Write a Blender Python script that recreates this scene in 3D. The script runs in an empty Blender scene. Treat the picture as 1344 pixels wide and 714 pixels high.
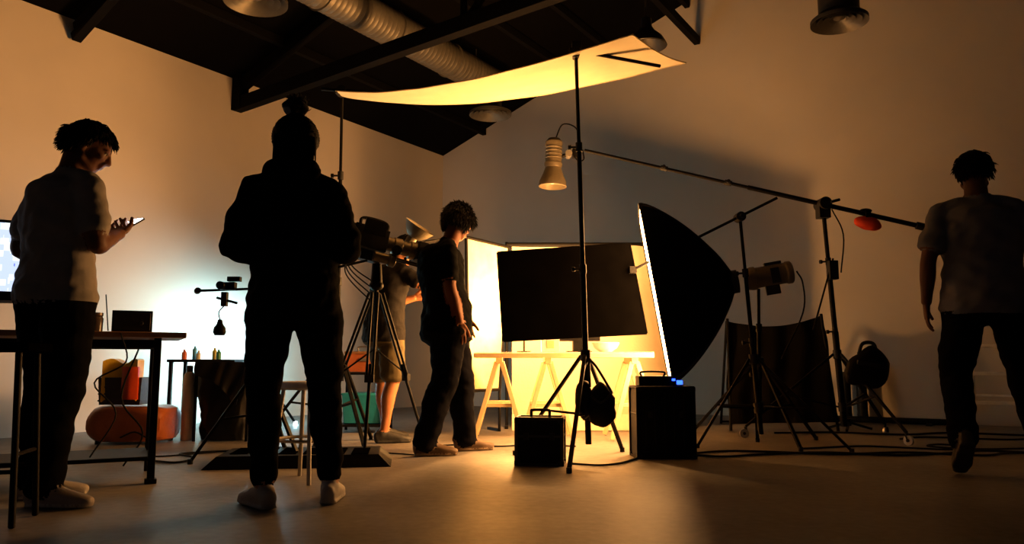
import bpy, math, random
from mathutils import Vector, Matrix, noise, kdtree
random.seed(7)
scene = bpy.context.scene
V = Vector
Z = V((0, 0, 1))

# ------------------------------------------------------------------ materials
def mat(name, col, rough=0.6, metal=0.0, var=0.15, scale=9.0, bump=0.15, emit=None, es=0.0, spec=0.4, transl=0.0, transp=0.0):
    m = bpy.data.materials.new(name); m.use_nodes = True
    nt = m.node_tree; N = nt.nodes; L = nt.links
    bs = N['Principled BSDF']; out = N['Material Output']
    tc = N.new('ShaderNodeTexCoord'); no = N.new('ShaderNodeTexNoise')
    no.inputs['Scale'].default_value = scale; no.inputs['Detail'].default_value = 5
    L.new(tc.outputs['Object'], no.inputs['Vector'])
    cr = N.new('ShaderNodeValToRGB')
    cr.color_ramp.elements[0].position = 0.3; cr.color_ramp.elements[1].position = 0.7
    cr.color_ramp.elements[0].color = [c * (1 - var) for c in col] + [1]
    cr.color_ramp.elements[1].color = [min(1, c * (1 + var)) for c in col] + [1]
    L.new(no.outputs['Fac'], cr.inputs['Fac']); L.new(cr.outputs['Color'], bs.inputs['Base Color'])
    bs.inputs['Roughness'].default_value = rough; bs.inputs['Metallic'].default_value = metal
    bs.inputs['Specular IOR Level'].default_value = spec
    if bump > 0:
        n2 = N.new('ShaderNodeTexNoise'); n2.inputs['Scale'].default_value = scale * 6; n2.inputs['Detail'].default_value = 3
        L.new(tc.outputs['Object'], n2.inputs['Vector'])
        bp = N.new('ShaderNodeBump'); bp.inputs['Strength'].default_value = bump; bp.inputs['Distance'].default_value = 0.01
        L.new(n2.outputs['Fac'], bp.inputs['Height']); L.new(bp.outputs['Normal'], bs.inputs['Normal'])
    if emit:
        bs.inputs['Emission Color'].default_value = list(emit) + [1]; bs.inputs['Emission Strength'].default_value = es
    if transl > 0 or transp > 0:
        mx = N.new('ShaderNodeMixShader')
        if transl > 0:
            tr = N.new('ShaderNodeBsdfTranslucent'); tr.inputs['Color'].default_value = list(col) + [1]; mx.inputs[0].default_value = transl
        else:
            tr = N.new('ShaderNodeBsdfTransparent'); mx.inputs[0].default_value = transp
        L.new(bs.outputs[0], mx.inputs[1]); L.new(tr.outputs[0], mx.inputs[2]); L.new(mx.outputs[0], out.inputs['Surface'])
    return m

M_black = mat('black_metal', (0.006, 0.0055, 0.0055), 0.55, 0.1, spec=0.12)
M_plast = mat('black_plastic', (0.005, 0.005, 0.005), 0.55, spec=.15)
M_fab = mat('black_fabric', (0.0010, 0.0009, 0.0009), 1.0, spec=0.0, bump=0.0)
M_steel = mat('brushed_steel', (0.40, 0.38, 0.35), 0.4, 0.8)
M_knob = mat('grey_plastic', (0.02, 0.02, 0.02), 0.5, spec=.2)
M_wood = mat('pine_wood', (0.66, 0.50, 0.26), 0.6, scale=5)
M_desk = mat('desk_wood', (0.28, 0.14, 0.065), 0.45, scale=5)
M_white = mat('white_paint', (0.75, 0.73, 0.70), 0.6)
M_red = mat('red_fabric', (0.85, 0.07, 0.02), 0.6)
M_beige = mat('beige_enamel', (0.34, 0.29, 0.20), 0.4, 0.2)

# ------------------------------------------------------------------ geometry builder
def perp(t):
    t = t.normalized()
    a = Z if abs(t.z) < 0.9 else V((0, 1, 0))
    s = t.cross(a).normalized()
    return s, s.cross(t).normalized()

def basis(f, up=Z):
    f = V(f).normalized(); r = f.cross(up).normalized(); u = r.cross(f).normalized()
    return Matrix((r, f, u)).transposed()

def rotz(a):
    return Matrix.Rotation(a, 3, 'Z')

def catmull(pts, per=6):
    pts = [V(p) for p in pts]
    if len(pts) < 3: return pts
    P = [pts[0] * 2 - pts[1]] + pts + [pts[-1] * 2 - pts[-2]]
    o = []
    for i in range(1, len(P) - 2):
        for k in range(per):
            t = k / per; a, b, c, d = P[i - 1], P[i], P[i + 1], P[i + 2]
            o.append(0.5 * ((2 * b) + (c - a) * t + (2 * a - 5 * b + 4 * c - d) * t * t + (3 * b - a - 3 * c + d) * t ** 3))
    o.append(P[-2]); return o

class B:
    def __init__(s): s.v = []; s.f = []; s.m = []
    def add(s, vs, fs, m=0):
        o = len(s.v); s.v += [tuple(v) for v in vs]
        s.f += [tuple(i + o for i in f) for f in fs]; s.m += [m] * len(fs)
    def box(s, c, sz, m=0, rot=None, taper=1.0):
        rot = rot or Matrix.Identity(3); c = V(c); vs = []
        for z in (-.5, .5):
            k = taper if z > 0 else 1
            for x, y in ((-.5, -.5), (.5, -.5), (.5, .5), (-.5, .5)):
                vs.append(c + rot @ V((x * sz[0] * k, y * sz[1] * k, z * sz[2])))
        s.add(vs, [(3, 2, 1, 0), (4, 5, 6, 7), (0, 1, 5, 4), (1, 2, 6, 5), (2, 3, 7, 6), (3, 0, 4, 7)], m)
    def bar(s, p0, p1, w, h, m=0):
        p0, p1 = V(p0), V(p1); d = p1 - p0
        up = Z if abs(d.normalized().z) < .95 else V((0, 1, 0))
        s.box((p0 + p1) / 2, (w, d.length, h), m, basis(d, up))
    def cyl(s, p0, p1, r0, r1=None, m=0, n=14):
        p0, p1 = V(p0), V(p1); r1 = r0 if r1 is None else r1
        a, b = perp(p1 - p0); vs = []
        for p, r in ((p0, r0), (p1, r1)):
            for i in range(n):
                t = 2 * math.pi * i / n; vs.append(p + (a * math.cos(t) + b * math.sin(t)) * r)
        fs = [(i, (i + 1) % n, n + (i + 1) % n, n + i) for i in range(n)] + [tuple(range(n))[::-1], tuple(range(n, 2 * n))]
        s.add(vs, fs, m)
    def lathe(s, prof, o, ax, m=0, n=28):
        o = V(o); ax = V(ax).normalized(); a, b = perp(ax); vs = []
        for t, r in prof:
            for i in range(n):
                q = 2 * math.pi * i / n; vs.append(o + ax * t + (a * math.cos(q) + b * math.sin(q)) * r)
        fs = []
        for k in range(len(prof) - 1):
            for i in range(n):
                j = (i + 1) % n; fs.append((k * n + i, k * n + j, (k + 1) * n + j, (k + 1) * n + i))
        s.add(vs, fs, m)
    def path(s, pts, r, m=0, n=8, per=6):
        P = catmull(pts, per); vs = []; a = None
        rr = r if isinstance(r, (list, tuple)) else (r, r)
        for i, p in enumerate(P):
            t = (P[min(i + 1, len(P) - 1)] - P[max(i - 1, 0)]).normalized()
            if a is None: a, _ = perp(t)
            a = (a - t * a.dot(t)).normalized(); b = t.cross(a)
            q = rr[0] + (rr[1] - rr[0]) * i / (len(P) - 1)
            for k in range(n):
                w = 2 * math.pi * k / n; vs.append(p + (a * math.cos(w) + b * math.sin(w)) * q)
        fs = [tuple(range(n))[::-1]]
        for i in range(len(P) - 1):
            for k in range(n):
                j = (k + 1) % n; fs.append((i * n + k, i * n + j, (i + 1) * n + j, (i + 1) * n + k))
        fs.append(tuple(range((len(P) - 1) * n, len(P) * n)))
        s.add(vs, fs, m)
    def ell(s, c, r, m=0, rot=None, n=16, fn=None):
        vs, fs = ellm(c, r, rot, n)
        if fn: vs = [fn(v) for v in vs]
        s.add(vs, fs, m)
    def grid(s, fn, nu, nv, m=0, th=None):
        vs = [V(fn(i / nu, j / nv)) for j in range(nv + 1) for i in range(nu + 1)]
        fs = [(j * (nu + 1) + i, j * (nu + 1) + i + 1, (j + 1) * (nu + 1) + i + 1, (j + 1) * (nu + 1) + i) for j in range(nv) for i in range(nu)]
        s.add(vs, fs, m)
        if th:
            th = V(th); s.add([v + th for v in vs], [f[::-1] for f in fs], m)
            o = len(s.v) - 2 * len(vs); k = len(vs)
            edge = [i for i in range(nu + 1)] + [j * (nu + 1) + nu for j in range(1, nv + 1)] + [nv * (nu + 1) + i for i in range(nu - 1, -1, -1)] + [j * (nu + 1) for j in range(nv - 1, 0, -1)]
            for a, b in zip(edge, edge[1:] + edge[:1]):
                s.f.append((o + a, o + b, o + k + b, o + k + a)); s.m.append(m)
    def obj(s, name, mats, bevel=0.0, parent=None, smooth=True):
        me = bpy.data.meshes.new(name); me.from_pydata(s.v, [], s.f)
        for q in (mats if isinstance(mats, (list, tuple)) else [mats]): me.materials.append(q)
        me.polygons.foreach_set('material_index', s.m)
        me.polygons.foreach_set('use_smooth', [smooth] * len(s.f))
        me.update()
        if smooth:
            try: me.set_sharp_from_angle(angle=math.radians(38))
            except Exception: pass
        ob = bpy.data.objects.new(name, me); scene.collection.objects.link(ob)
        if bevel > 0:
            b = ob.modifiers.new('bevel', 'BEVEL'); b.width = bevel; b.segments = 2; b.limit_method = 'ANGLE'
        if parent: ob.parent = parent
        return ob

def ellm(c, r, rot=None, n=16):
    c = V(c); rot = rot or Matrix.Identity(3); vs = []; h = n // 2 + 2
    vs.append(c + rot @ V((0, 0, r[2])))
    for j in range(1, h):
        a = math.pi * j / h
        for i in range(n):
            b = 2 * math.pi * i / n
            vs.append(c + rot @ V((r[0] * math.sin(a) * math.cos(b), r[1] * math.sin(a) * math.sin(b), r[2] * math.cos(a))))
    vs.append(c + rot @ V((0, 0, -r[2])))
    fs = [(0, 1 + i, 1 + (i + 1) % n) for i in range(n)]
    for j in range(h - 2):
        for i in range(n):
            k = (i + 1) % n; fs.append((1 + j * n + i, 1 + (j + 1) * n + i, 1 + (j + 1) * n + k, 1 + j * n + k))
    l = len(vs) - 1; o = 1 + (h - 2) * n
    fs += [(l, o + (i + 1) % n, o + i) for i in range(n)]
    return vs, fs

# ------------------------------------------------------------------ room
C0 = V((-1.01, 10.9, 0)); bd = V((0.843, -0.537, 0)).normalized(); ad = V((0.537, 0.843, 0)).normalized()
def R(s, u, z=0.0):
    return C0 + bd * s - ad * u + Z * z
EAVE = 3.6; RS = 6.0; SL = 0.37; W = 12.0; D = 13.0
def roofz(s): return EAVE + SL * (s if s < RS else 2 * RS - s)

M_wall = mat('plaster_wall', (0.62, 0.55, 0.46), 0.85, var=0.05, scale=1.2, bump=0.12)
M_roof = mat('roof_boards', (0.0025, 0.002, 0.002), 0.95, spec=.05)
M_beam = mat('dark_beam', (0.0035, 0.003, 0.003), 0.8, spec=.08)
M_duct = mat('galvanised_duct', (0.14, 0.125, 0.10), 0.5, 0.5, bump=0.05)

fm = bpy.data.materials.new('concrete_floor'); fm.use_nodes = True
nt = fm.node_tree; N = nt.nodes; L = nt.links; bs = N['Principled BSDF']
tc = N.new('ShaderNodeTexCoord')
n1 = N.new('ShaderNodeTexNoise'); n1.inputs['Scale'].default_value = 1.3; n1.inputs['Detail'].default_value = 8
n2 = N.new('ShaderNodeTexNoise'); n2.inputs['Scale'].default_value = 22; n2.inputs['Detail'].default_value = 6
mx = N.new('ShaderNodeMath'); mx.operation = 'MULTIPLY_ADD'; mx.inputs[1].default_value = 0.45
cr = N.new('ShaderNodeValToRGB')
cr.color_ramp.elements[0].position = 0.45; cr.color_ramp.elements[0].color = (0.09, 0.08, 0.073, 1)
cr.color_ramp.elements[1].position = 0.95; cr.color_ramp.elements[1].color = (0.25, 0.23, 0.21, 1)
L.new(tc.outputs['Object'], n1.inputs['Vector']); L.new(tc.outputs['Object'], n2.inputs['Vector'])
L.new(n2.outputs['Fac'], mx.inputs[0]); L.new(n1.outputs['Fac'], mx.inputs[2])
L.new(mx.outputs[0], cr.inputs['Fac']); L.new(cr.outputs['Color'], bs.inputs['Base Color'])
bp = N.new('ShaderNodeBump'); bp.inputs['Strength'].default_value = 0.30; bp.inputs['Distance'].default_value = 0.012
L.new(mx.outputs[0], bp.inputs['Height']); L.new(bp.outputs['Normal'], bs.inputs['Normal'])
bs.inputs['Roughness'].default_value = 0.50; bs.inputs['Specular IOR Level'].default_value = 0.42

def prism(name, pts, off, m):
    b = B(); off = V(off); n = len(pts); pts = [V(p) for p in pts]
    b.add(pts + [p + off for p in pts], [tuple(range(n))[::-1], tuple(range(n, 2 * n))] + [(i, (i + 1) % n, n + (i + 1) % n, n + i) for i in range(n)], 0)
    return b.obj(name, m, smooth=False)
prism('floor', [R(-.15, -.15), R(W + .15, -.15), R(W + .15, D), R(-.15, D)], (0, 0, -.15), fm)
prism('wall_left', [R(0, -.15), R(0, D), R(0, D, EAVE), R(0, -.15, EAVE)], bd * -.15, M_wall)
prism('wall_back', [R(0, 0), R(W, 0), R(W, 0, EAVE), R(RS, 0, roofz(RS)), R(0, 0, EAVE)], ad * .15, M_wall)
prism('wall_right', [R(W, -.15), R(W, D), R(W, D, EAVE), R(W, -.15, EAVE)], bd * .15, M_wall)
b = B()
for s0, s1, z0, z1 in ((-.15, RS, EAVE - .05, roofz(RS)), (RS, W + .15, roofz(RS), EAVE - .05)):
    p = [R(s0, -.15, z0), R(s1, -.15, z1), R(s1, D, z1), R(s0, D, z0)]
    b.add(p + [q + Z * .1 for q in p], [(0, 1, 2, 3), (7, 6, 5, 4), (0, 4, 5, 1), (1, 5, 6, 2), (2, 6, 7, 3), (3, 7, 4, 0)], 0)
b.obj('ceiling', M_roof, smooth=False)
b = B()
for i in range(1, 12):
    s = i * 1.0 - 0.25
    if abs(s - 1.75) < .3 : s = 2.2
    b.bar(R(s, .02, roofz(s) - .05), R(s, D - .1, roofz(s) - .05), .06, .09)
b.obj('roof_purlins', M_beam, .004)
b = B()
def chz(s): return 3.31 + .055 * (s if s < RS else W - s)
for u in (3.6, 5.3, 7.9, 10.2):
    if u != 5.3:
        b.bar(R(.02, u, chz(0)), R(RS, u, chz(RS)), .10, .14)
        b.bar(R(RS, u, chz(RS)), R(W - .02, u, chz(W)), .10, .14)
        b.box(R(.06, u, 3.44), (.14, .12, .38), 0, basis(ad))
    else:
        b.bar(R(.02, u, 3.43), R(1.0, u, 3.86), .08, .08)
    b.bar(R(.05, u, EAVE - .10), R(RS, u, roofz(RS) - .17), .08, .12)
    b.bar(R(W - .05, u, EAVE - .10), R(RS, u, roofz(RS) - .17), .08, .12)
    if u != 5.3:
        for s in (3.0, 6.0, 9.0):
            b.bar(R(s, u, chz(s)), R(s, u, roofz(s) - .18), .06, .06)
        for s0, s1 in ((3.0, 4.6), (6.0, 4.6), (6.0, 7.4), (9.0, 7.4)):
            b.bar(R(s0, u, chz(s0)), R(s1, u, roofz(s1) - .18), .05, .05)
b.obj('roof_truss', M_beam, .004)
b = B(); b.bar(R(3.86, .02, 4.45), R(3.86, 9.9, 4.45), .07, .10)
b.obj('longitudinal_tie_beam', M_beam, .004)

def duct(name, s, u0, u1, z, r):
    b = B(); prof = [(0, 0), (0, r)]; n = int((u1 - u0) / .06)
    for i in range(n):
        t = (i + 1) * (u1 - u0) / (n + 1)
        prof += [(t - .006, r), (t, r + .003 if i % 16 else r + .016), (t + .006, r)]
    prof += [(u1 - u0, r), (u1 - u0, 0)]
    b.lathe(prof, R(s, u0, z), -ad, 0, 36)
    for k in range(int((u1 - u0) / 1.7) + 1):
        u = u0 + .5 + k * 1.7
        if u < u1: b.cyl(R(s, u, z + r), R(s, u, roofz(s) - .005), .006)
    return b.obj(name, M_duct)
duct('spiral_air_duct', 1.75, 1.15, 8.2, 3.93, .18)
duct('spiral_air_duct', 5.7, 1.5, 8.2, 4.5, .18)
M_dd = mat('duct_dark', (.05, .045, .04), .5, .4)
def diffuser(p, r, ztop, stub):
    b = B(); x, y, z = p
    for i, q in enumerate((1.0, .78, .56, .34)):
        b.lathe([(0, r * q), (-.004, r * q), (.05, r * (q - .2)), (.055, r * (q - .2)), (0, r * q)], (x, y, z + .012 * i), Z, 0, 32)
    b.lathe([(.02, r * .2), (.0, 0.001)], (x, y, z + .02), Z, 0, 20)
    b.lathe([(0, r), (.03, r), (.09, stub), (ztop - z, stub)], (x, y, z), Z, 1, 32)
    b.obj('air_vent_diffuser', [M_duct, M_dd])
p = R(1.8, 1.42, 3.50); diffuser(p, .25, 3.76, .13)
p = R(1.85, 4.85, 3.46); diffuser(p, .25, 3.76, .13)
diffuser((2.88, 6.4, 3.56), .24, 4.33, .17)
b = B(); o = V((1.29, 7.0, 3.60))
b.lathe([(0, .19), (.005, .195), (.03, .185), (.09, .15), (.15, .085), (.2, .055), (.28, .05), (.3, .0)], o, Z, 0)
b.lathe([(0, .185), (.09, .14), (.16, .05), (.16, 0)], o, Z, 1)
b.cyl(o + Z * .29, V((o.x, o.y, roofz((o - C0).dot(bd)) - .005)), .008, m=0)
b.obj('pendant_lamp', [mat('pendant_enamel', (.05, .045, .04), .4, .3), M_dd])

# ------------------------------------------------------------------ stands
def knobs(b, p, d, m=1):
    b.cyl(p - d * .03, p + d * .03, .022, m=m)
    s, _ = perp(d); b.cyl(p, p + s * .05, .007, m=m); b.cyl(p + s * .05, p + s * .07, .016, m=m)
def stand(b, base, top, za, feet, zc=.28, r=.014, caster=False, low=.10):
    base = V((base[0], base[1], 0)); top = V(top)
    col = lambda z: base.lerp(top, z / top.z)
    H = top.z
    b.cyl(col(low), col(H * .45), r * 1.25, m=0); b.cyl(col(H * .45), col(H * .75), r, m=0); b.cyl(col(H * .75), top, r * .8, m=0)
    d = (top - base).normalized()
    for z in (H * .45, H * .75): knobs(b, col(z), d)
    for z in (za, zc): b.cyl(col(z) - d * .035, col(z) + d * .035, .032, m=1)
    for fx, fy in feet:
        f = V((fx, fy, .015 if not caster else .09)); a = col(za)
        o = (V((f.x, f.y, 0)) - V((a.x, a.y, 0))).normalized() * .03
        b.bar(a + o, f, .024, .018, 0)
        b.bar(col(zc) + o, (a + o).lerp(f, .55), .018, .014, 0)
        if caster:
            b.cyl(f, f - Z * .03, .012, m=1); sd = o.normalized().cross(Z)
            c = V((f.x, f.y, .036)) + o * .4
            b.cyl(c - sd * .012, c + sd * .012, .036, m=2, n=20); b.cyl(c - sd * .02, c + sd * .02, .012, m=1)
            b.bar(f - Z * .02 + sd * .016, c + sd * .016, .02, .004, 1)
        else:
            b.cyl(V((fx, fy, 0)), V((fx, fy, .03)), .016, m=1)
MS = [M_black, M_knob, M_steel]

b = B(); stand(b, (.47, 4.75), (.415, 4.75, 2.62), .64, [(.31, 4.24), (.74, 5.22), (.02, 5.05)], r=.015)
b.cyl((.41, 4.72, 2.59), (.41, 4.78, 2.59), .035, m=1)
b.cyl((.37, 4.73, 2.61), (1.0, 4.95, 2.585), .012, m=0)
b.box((.42, 4.75, 2.64), (.06, .05, .05), 1)
b.obj('light_stand', MS, .002)
b = B(); stand(b, (-1.25, 5.5), (-1.27, 5.5, 2.62), .7, [(-1.75, 5.25), (-1.1, 6.05), (-.95, 5.05)])
b.cyl((-1.42, 5.48, 2.62), (-.64, 5.5, 2.57), .012, m=0); b.cyl((-1.27, 5.46, 2.61), (-1.27, 5.54, 2.61), .035, m=1)
b.obj('light_stand', MS, .002)

M_dif = mat('diffusion_fabric', (.82, .72, .50), .9, var=.05, transl=.28, bump=.1)
NL, FL, NR, FR = V((-1.20, 5.0, 2.43)), V((-1.33, 5.9, 2.74)), V((.76, 4.6, 2.65)), V((1.28, 5.4, 2.79))
def pan(u, v):
    p = NL.lerp(NR, u).lerp(FL.lerp(FR, u), v)
    sag = math.sin(math.pi * min(1, u) ** .8) * (.10 + .07 * v) + .03 * math.sin(math.pi * v)
    return p - Z * sag + Z * .006 * noise.noise(V((u * 9, v * 7, 0)))
b = B(); b.grid(pan, 60, 24, 0)
b.path([pan(0, k / 6) for k in range(7)], .012, 1); b.path([pan(1, k / 6) for k in range(7)], .006, 0)
b.path([pan(k / 20, 0) for k in range(21)], .004, 0)
b.path([pan(k / 20, 1) for k in range(21)], .006, 0)
b.obj('overhead_diffusion_panel', [M_dif, M_black])

b = B(); stand(b, (1.74, 5.40), (1.64, 5.40, 1.64), .62, [(1.30, 5.45), (2.25, 5.15), (1.85, 5.85)])
b.cyl((1.64, 5.36, 1.635), (1.64, 5.45, 1.635), .035, m=1); b.cyl((1.64, 5.33, 1.635), (1.64, 5.47, 1.635), .015, m=1)
b.cyl((.90, 5.62, 1.28), (1.88, 5.30, 1.755), .010, m=0)
b.obj('grip_arm_stand', MS, .002)
b = B()
fc = [V((-.11, 5.72, 1.425)), V((.885, 5.66, 1.485)), V((1.0, 5.66, .81)), V((-.065, 5.72, .755))]
b.grid(lambda u, v: fc[0].lerp(fc[1], u).lerp(fc[3].lerp(fc[2], u), v) + V((0, .006 * noise.noise(V((u * 5, v * 5, 1))), .004 * math.sin(u * 40) * (1 - v) ** 8)), 40, 20, 0, (0, .012, 0))
for i in range(4): b.cyl(fc[i] + V((0, .006, 0)), fc[(i + 1) % 4] + V((0, .006, 0)), .008, m=0)
b.box((.90, 5.63, 1.28), (.05, .05, .05), 1)
b.obj('black_flag_panel', [M_fab, M_black], 0)

# softbox + strobe
F = V((1.07, 5.62, 1.09)); Lp = V((1.74, 5.508, 1.20)); d = (F - Lp).normalized(); Mx = basis(d)
b = B(); nseg = 48; rings = 14; SW, SH, DP = .42, .65, .55
def supe(a, n):
    c, s = math.cos(a), math.sin(a)
    return math.copysign(abs(c) ** (2 / n), c), math.copysign(abs(s) ** (2 / n), s)
vs = []
for k in range(rings + 1):
    t = k / rings; w = max(0, (1 - t ** 1.5)) ** .85; n_ = 9 - 6.5 * t
    for i in range(nseg):
        x, z = supe(2 * math.pi * i / nseg, n_)
        pinch = 1 - .05 * math.sin(math.pi * t) * abs(math.sin(4 * math.pi * i / nseg + math.pi/2))
        vs.append(F - d * DP * t + Mx @ V(((.07 + (SW - .07) * w) * x * pinch, 0, (.07 + (SH - .07) * w) * z * pinch)))
fs = [(k * nseg + i, k * nseg + (i + 1) % nseg, (k + 1) * nseg + (i + 1) % nseg, (k + 1) * nseg + i) for k in range(rings) for i in range(nseg)]
b.add(vs, fs, 0)
b.add([F + d * .02 + Mx @ V((SW * supe(2 * math.pi * i / nseg, 9)[0], 0, SH * supe(2 * math.pi * i / nseg, 9)[1])) for i in range(nseg)] + vs[:nseg],
      [(i, (i + 1) % nseg, nseg + (i + 1) % nseg, nseg + i) for i in range(nseg)], 0)
fr = [F + d * .010 + Mx @ V((SW * .985 * supe(2 * math.pi * i / nseg, 9)[0], 0, SH * .985 * supe(2 * math.pi * i / nseg, 9)[1])) for i in range(nseg)]
b.add(fr, [tuple(range(nseg))], 1)
for sx in (-1, 1):
    for sz in (-1, 1):
        pts = []
        for k in range(9):
            t = k / 8; w = max(0, (1 - t ** 1.5)) ** .85; q = .93 - .08 * t
            pts.append(F - d * DP * t + Mx @ V((sx * (.07 + (SW - .07) * w) * q, 0, sz * (.07 + (SH - .07) * w) * q)))
        b.path(pts, .008, 2, per=3)
WARM = (1.0, .455, .14)
b.cyl(F - d * (DP - .01), F - d * (DP + .04), .085, m=2, n=24)
b.obj('softbox', [mat('softbox_shell', (0.004, .0038, .0038), .8, spec=.06, bump=.05), mat('softbox_front_fabric', (.9, .85, .75), .8, emit=WARM, es=64.0), M_knob])
b = B(); stand(b, (1.83, 5.74), (1.80, 5.54, 1.13), .60, [(1.35, 6.0), (2.35, 6.0), (1.95, 5.25)])
b.lathe([(-.02, 0), (-.02, .075), (0, .08), (.02, .085), (.05, .085), (.05, .075), (.26, .075), (.27, .082), (.30, .082), (.31, .07), (.31, 0)], Lp - d * -.02, -d, 3, 30)
b.box(Lp - d * .15 - Z * .10, (.03, .10, .08), 1, Mx); b.box(Lp - d * .15 + Z * .085, (.05, .12, .02), 1, Mx)
b.box(Lp - d * .16 - Z * .01, (.165, .06, .11), 1, Mx)
b.path([Lp - d * .32, Lp - d * .36 - Z * .1, (2.10, 5.5, .95), (1.95, 5.55, .62)], .006, 0)
b.obj('studio_strobe_light', MS + [mat('strobe_housing', (.16, .13, .09), .5, .2)], .002)

# boom stand
piv = V((2.51, 6.05, 1.865)); tip = V((.63, 6.45, 2.425)); end = V((3.205, 5.90, 1.658)); bdv = (end - tip).normalized()
b = B(); stand(b, (2.60, 6.05), piv, .66, [(1.86, 6.17), (2.86, 5.62), (3.08, 6.40)], r=.020, caster=True, zc=.25)
b.cyl(tip, piv + bdv * .1, .014, m=0); b.cyl(piv - bdv * .6, end, .019, m=0)
b.cyl(end - bdv * .03, end + bdv * .03, .03, m=1)
for q in (.35, .62): knobs(b, tip.lerp(piv, q), bdv)
b.cyl(piv - V((0, .07, 0)), piv + V((0, .07, 0)), .05, m=1, n=20); b.box(piv - Z * .06, (.09, .09, .11), 1)
b.cyl(piv + V((.03, -.09, 0)), piv + V((.10, -.09, .02)), .012, m=1)
b.bar(V((2.55, 6.02, 1.25)), V((2.55, 6.02, 1.40)), .07, .07, 1)
b.cyl((2.56, 6.02, 1.42), (2.36, 5.98, .85), .007, m=0)
b.path([piv + V((.05, -.05, -.05)), (2.62, 5.95, 1.6), (2.6, 5.98, 1.3)], .006, 0)
b.obj('rolling_boom_stand', MS, .002)
rb = tip.lerp(end, .855)
b = B()
b.ell(rb - Z * .075, (.105, .045, .055), 0, basis(bdv) @ Matrix.Rotation(math.pi / 2, 3, 'Z'), 20, fn=lambda v: v + Z * .012 * noise.noise(v * 14))
b.bar(rb + Z * .022, rb - Z * .05, .04, .05, 1)
b.ell(rb - bdv * .01 + Z * .025, (.05, .03, .02), 1)
b.obj('red_counterweight_bag', [M_red, M_black])
b = B(); o = V((.35, 6.45, 2.10))
b.lathe([(0, .118), (.004, .122), (.05, .115), (.12, .085), (.17, .07), (.19, .078), (.21, .078), (.215, .07), (.36, .07), (.37, .074), (.40, .074), (.43, .05), (.435, 0)], o, V((.04, 0, 1)), 0, 32)
b.lathe([(0, .117), (.05, .108), (.12, .075), (.14, .03), (.14, 0)], o, V((.04, 0, 1)), 0, 32)
for k in range(4): b.lathe([(.25 + .03 * k, .071), (.255 + .03 * k, .076), (.26 + .03 * k, .071)], o, V((.04, 0, 1)), 0, 32)
b.ell(o + Z * .07, (.03, .03, .045), 1)
b.cyl(o + V((.07, 0, .27)), tip + V((-.02, 0, 0)), .016, m=2); b.cyl(o + V((.14, -.05, .29)), o + V((.14, .05, .29)), .03, m=3)
b.box(o + V((.20, 0, .30)), (.05, .06, .08), 2)
b.path([o + V((.03, 0, .43)), o + V((.09, -.02, .55)), o + V((.20, -.03, .52)), o + V((.24, -.03, .40)), o + V((.22, -.02, .30)), tip + V((-.02, -.02, 0))], .006, 2)
b.path([o + V((.16, -.03, .30)), o + V((.22, -.05, .22)), o + V((.27, -.03, .24)), tip + V((-.02, -.02, 0))], .006, 2)
b.obj('hanging_lamp_head', [mat('lamp_enamel', (.13, .105, .065), .45, .2), M_white, M_black, M_steel], 0)

# ------------------------------------------------------------------ table set
b = B(); M_acr = mat('acrylic_sheet', (.88, .82, .72), .3, transp=.78)
b.box((.40, 6.135, .672), (1.38, .52, .010), 0)
for y in (5.885, 6.385): b.box((.40, y, .650), (1.38, .03, .035), 1)
for x in (-.28, 1.08): b.box((x, 6.135, .650), (.03, .47, .035), 1)
for x in (-.10, .28, .95):
    b.bar((x, 5.93, .61), (x, 6.34, .61), .05, .05, 1)
    for y in (5.95, 6.32):
        for sx in (-1, 1):
            b.bar((x + sx * .02, y, .60), (x + sx * .19, y + (.05 if y > 6.2 else -.05), .01), .035, .03, 1)
        b.bar((x - .13, y, .27), (x + .13, y, .27), .025, .03, 1)
b.obj('trestle_table', [M_acr, M_wood], .003)
b = B(); b.box((.30, 6.02, .735), (.14, .10, .11), 0); b.box((.30, 6.02, .793), (.15, .11, .010), 0); b.box((.30, 5.968, .735), (.06, .004, .06), 1)
b.obj('product_carton', [M_white, M_wood], .004)
b = B(); b.lathe([(0, 0), (0, .05), (.01, .06), (.03, .09), (.07, .11), (.075, .105), (.03, .08), (.015, 0)], (.74, 6.05, .678), Z, 0)
b.obj('product_bowl', [M_white])
b = B()
def sweep(u, v):
    x = .0 + 1.42 * u
    if v < .75: return V((x, 7.05 + .015 * math.sin(u * 7), 1.68 - (1.68 - .12) * v / .75))
    a = (v - .75) / .25; return V((x, 7.05 - .30 * a, .12 * (1 - a) ** 2 + .006))
b.grid(sweep, 16, 24, 0, (0, .006, 0))
b.cyl((-.05, 7.06, 1.69), (1.47, 7.06, 1.69), .022, m=1)
for x in (-.05, 1.47):
    b.cyl((x, 7.09, 0.02), (x, 7.09, 1.72), .014, m=1)
    b.bar((x, 6.95, .015), (x, 7.35, .015), .03, .025, 1)
b.obj('paper_backdrop', [mat('backdrop_paper', (.66, .54, .38), .85, var=.03), M_black])
b = B()
q = [V((-.385, 6.32, 1.64)), V((-.03, 6.75, 1.62)), V((-.11, 6.74, .36)), V((-.36, 6.44, .36))]
b.grid(lambda u, v: q[0].lerp(q[1], u).lerp(q[3].lerp(q[2], u), v) + V((0, .01 * noise.noise(V((u * 3, v * 6, 2))), 0)), 12, 24, 0, (-0.006, .008, 0))
for i in range(4): b.cyl(q[i], q[(i + 1) % 4], .014, m=1)
for k in (2, 3): b.cyl(q[k], V((q[k].x, q[k].y, 0)), .012, m=1); b.bar(V((q[k].x, q[k].y - .0, .012)), V((q[k].x - .1, q[k].y + .2, .012)), .03, .024, 1)
b.obj('white_reflector_panel', [mat('reflector_cloth', (.60, .50, .32), .8), M_black])
b = B(); o = V((.55, 6.30, .84))
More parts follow.
